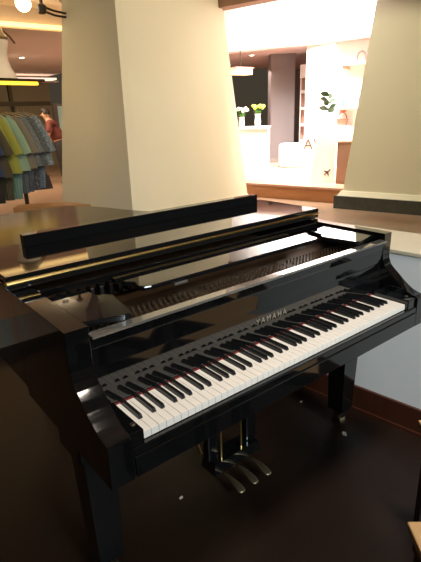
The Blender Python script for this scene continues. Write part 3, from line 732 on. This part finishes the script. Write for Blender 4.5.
# teal and grey cloth hanging at the back (seen right of the person's head)
t = thing('glass_door_panel', 'pale teal glass panel in a dark frame behind the person', 'panel', (4.15, 10.2, UF))
b = N(); bx(b, 4.02, 4.12, 10.2, 10.24, UF, 1.75); bx(b, 4.45, 4.50, 10.2, 10.24, UF, 1.75); bx(b, 4.02, 4.50, 10.2, 10.24, 1.75, 1.80); obj('frame', b, m_darkmetal, t)
b = N(); bx(b, 4.12, 4.45, 10.21, 10.23, UF, 1.75); obj('pane', b, mat('teal_glass', (.20,.33,.30), .2), t)

# ------------------------------------------------------------------ person
person = thing('person', 'person in maroon shirt and dark trousers leaning forward beside the hanging clothes', 'person', (3.47, 9.0, UF), math.radians(-24))
person.scale = (.92, .92, .92)
def skin_obj(name, verts, edges, radii, m_, parent, root=0, sub=2):
    me = bpy.data.meshes.new(name); me.from_pydata(verts, edges, []); me.materials.append(m_)
    o = bpy.data.objects.new(name, me); COL.objects.link(o); o.parent = parent
    md = o.modifiers.new('skin', 'SKIN'); md.use_smooth_shade = True
    sv = me.skin_vertices[0] if len(me.skin_vertices) else None
    if sv is None:
        bpy.context.view_layer.objects.active = o
        bpy.ops.mesh.customdata_skin_add(); sv = me.skin_vertices[0]
    for i, r in enumerate(radii): sv.data[i].radius = (r, r) if not isinstance(r, tuple) else r
    for i in range(len(verts)): sv.data[i].use_root = (i == root)
    s2 = o.modifiers.new('sub', 'SUBSURF'); s2.levels = sub; s2.render_levels = sub
    return o
# local: x = right in picture, y = away from camera; faces left-front
JV = [(.12,0,.83),(.07,0,1.02),(.0,0,1.22),(-.05,0,1.33),(-.085,0,1.40),(-.12,-.01,1.48),(-.135,-.015,1.54),   # 0 pelvis..6 crown
      (-.05,-.15,1.29),(-.10,-.19,1.06),(-.20,-.15,.90),(-.25,-.13,.86),      # near arm 7-10
      (-.0,.15,1.29),(.02,.20,1.06),(-.08,.20,.92),(-.14,.19,.88),             # far arm 11-14
      (.11,-.09,.78),(.13,-.10,.43),(.19,-.11,.07),(.10,-.12,.03),              # near leg 15-18
      (.13,.09,.78),(.16,.10,.43),(.24,.10,.07),(.15,.10,.03)]               # far leg 19-22
JE = [(0,1),(1,2),(2,3),(3,4),(4,5),(5,6),(3,7),(7,8),(8,9),(9,10),(3,11),(11,12),(12,13),(13,14),(0,15),(15,16),(16,17),(17,18),(0,19),(19,20),(20,21),(21,22)]
JR = [.12,.11,.13,.10,.05,.085,.07,.058,.043,.030,.030,.058,.043,.030,.030,.085,.058,.040,.035,.085,.058,.040,.035]
# five fingers per hand
for hand, tip in ((10, (-.5,0,-.8)), (14, (-.5,0,-.8))):
    hx, hy, hz_ = JV[hand]
    for k in range(5):
        n0 = len(JV); oy = (-.026+.0175*k) if k < 4 else .0
        ln = (.030,.036,.034,.026,.026)[k]
        if k < 4:
            JV += [(hx-.020, hy+oy, hz_-.022), (hx-.020-ln, hy+oy, hz_-.035-ln*.4), (hx-.018-ln*1.3, hy+oy, hz_-.045-ln*1.4)]
        else:
            JV += [(hx-.012, hy-.030, hz_-.006), (hx-.034, hy-.045, hz_-.012), (hx-.052, hy-.044, hz_-.026)]
        JE += [(hand, n0), (n0, n0+1), (n0+1, n0+2)]; JR += [.010, .009, .007]
skin_obj('body', JV, JE, JR, m_skin, person)
skin_obj('shirt', [(.10,0,.93),(.07,0,1.04),(.0,0,1.22),(-.05,0,1.33),(-.07,0,1.37),(-.05,-.16,1.29),(-.09,-.20,1.10),(-.0,.16,1.29),(.02,.21,1.10)],
         [(0,1),(1,2),(2,3),(3,4),(3,5),(5,6),(3,7),(7,8)], [.165,.155,.16,.12,.065,.085,.070,.085,.070], m_shirt, person)
skin_obj('trousers', [(.10,0,1.0),(.12,0,.80),(.11,-.09,.72),(.13,-.10,.43),(.19,-.11,.10),(.13,.09,.72),(.16,.10,.43),(.24,.10,.10)],
         [(0,1),(1,2),(2,3),(3,4),(1,5),(5,6),(6,7)], [.15,.165,.125,.095,.08,.125,.095,.08], m_trous, person)
for (x, y) in ((.15,-.115),(.20,.10)):
    b = N(); bx(b, x-.11, x+.07, y-.045, y+.045, .0, .075, .025, 3); obj('shoe', b, m_trous, person, True, local=True)
b = N(); bmesh.ops.create_uvsphere(b, u_segments=20, v_segments=14, radius=.112, matrix=Matrix.Translation((-.12,0,1.515)) @ Matrix.Diagonal((1,.95,1.02,1)))
kill = [v for v in b.verts if v.co.z < 1.47 or (v.co.x < -.165 and v.co.z < 1.545)]
bmesh.ops.delete(b, geom=kill, context='VERTS'); hr = obj('hair', b, m_hair, person, True, local=True)
md = hr.modifiers.new('sol', 'SOLIDIFY'); md.thickness = .012
b = N(); bmesh.ops.create_cone(b, segments=8, radius1=.014, radius2=.004, depth=.035, cap_ends=True, matrix=Matrix.Translation((-.215,-.02,1.475)) @ Matrix.Rotation(-PI/2, 4, 'Y')); obj('nose', b, m_skin, person, True, local=True)
for yy in (-.045, .02):
    b = N(); bmesh.ops.create_uvsphere(b, u_segments=10, v_segments=8, radius=.011, matrix=Matrix.Translation((-.196, yy, 1.497))); obj('eye', b, m_hair, person, True, local=True)
b = N(); bx(b, -.206, -.196, -.035, .012, 1.438, 1.445, .002); obj('mouth', b, m_pot, person, local=True)
b = N(); bmesh.ops.create_uvsphere(b, u_segments=10, v_segments=8, radius=.026, matrix=Matrix.Translation((-.11,-.093,1.485)) @ Matrix.Diagonal((.7,.35,1.1,1))); obj('ear', b, m_skin, person, True, local=True)
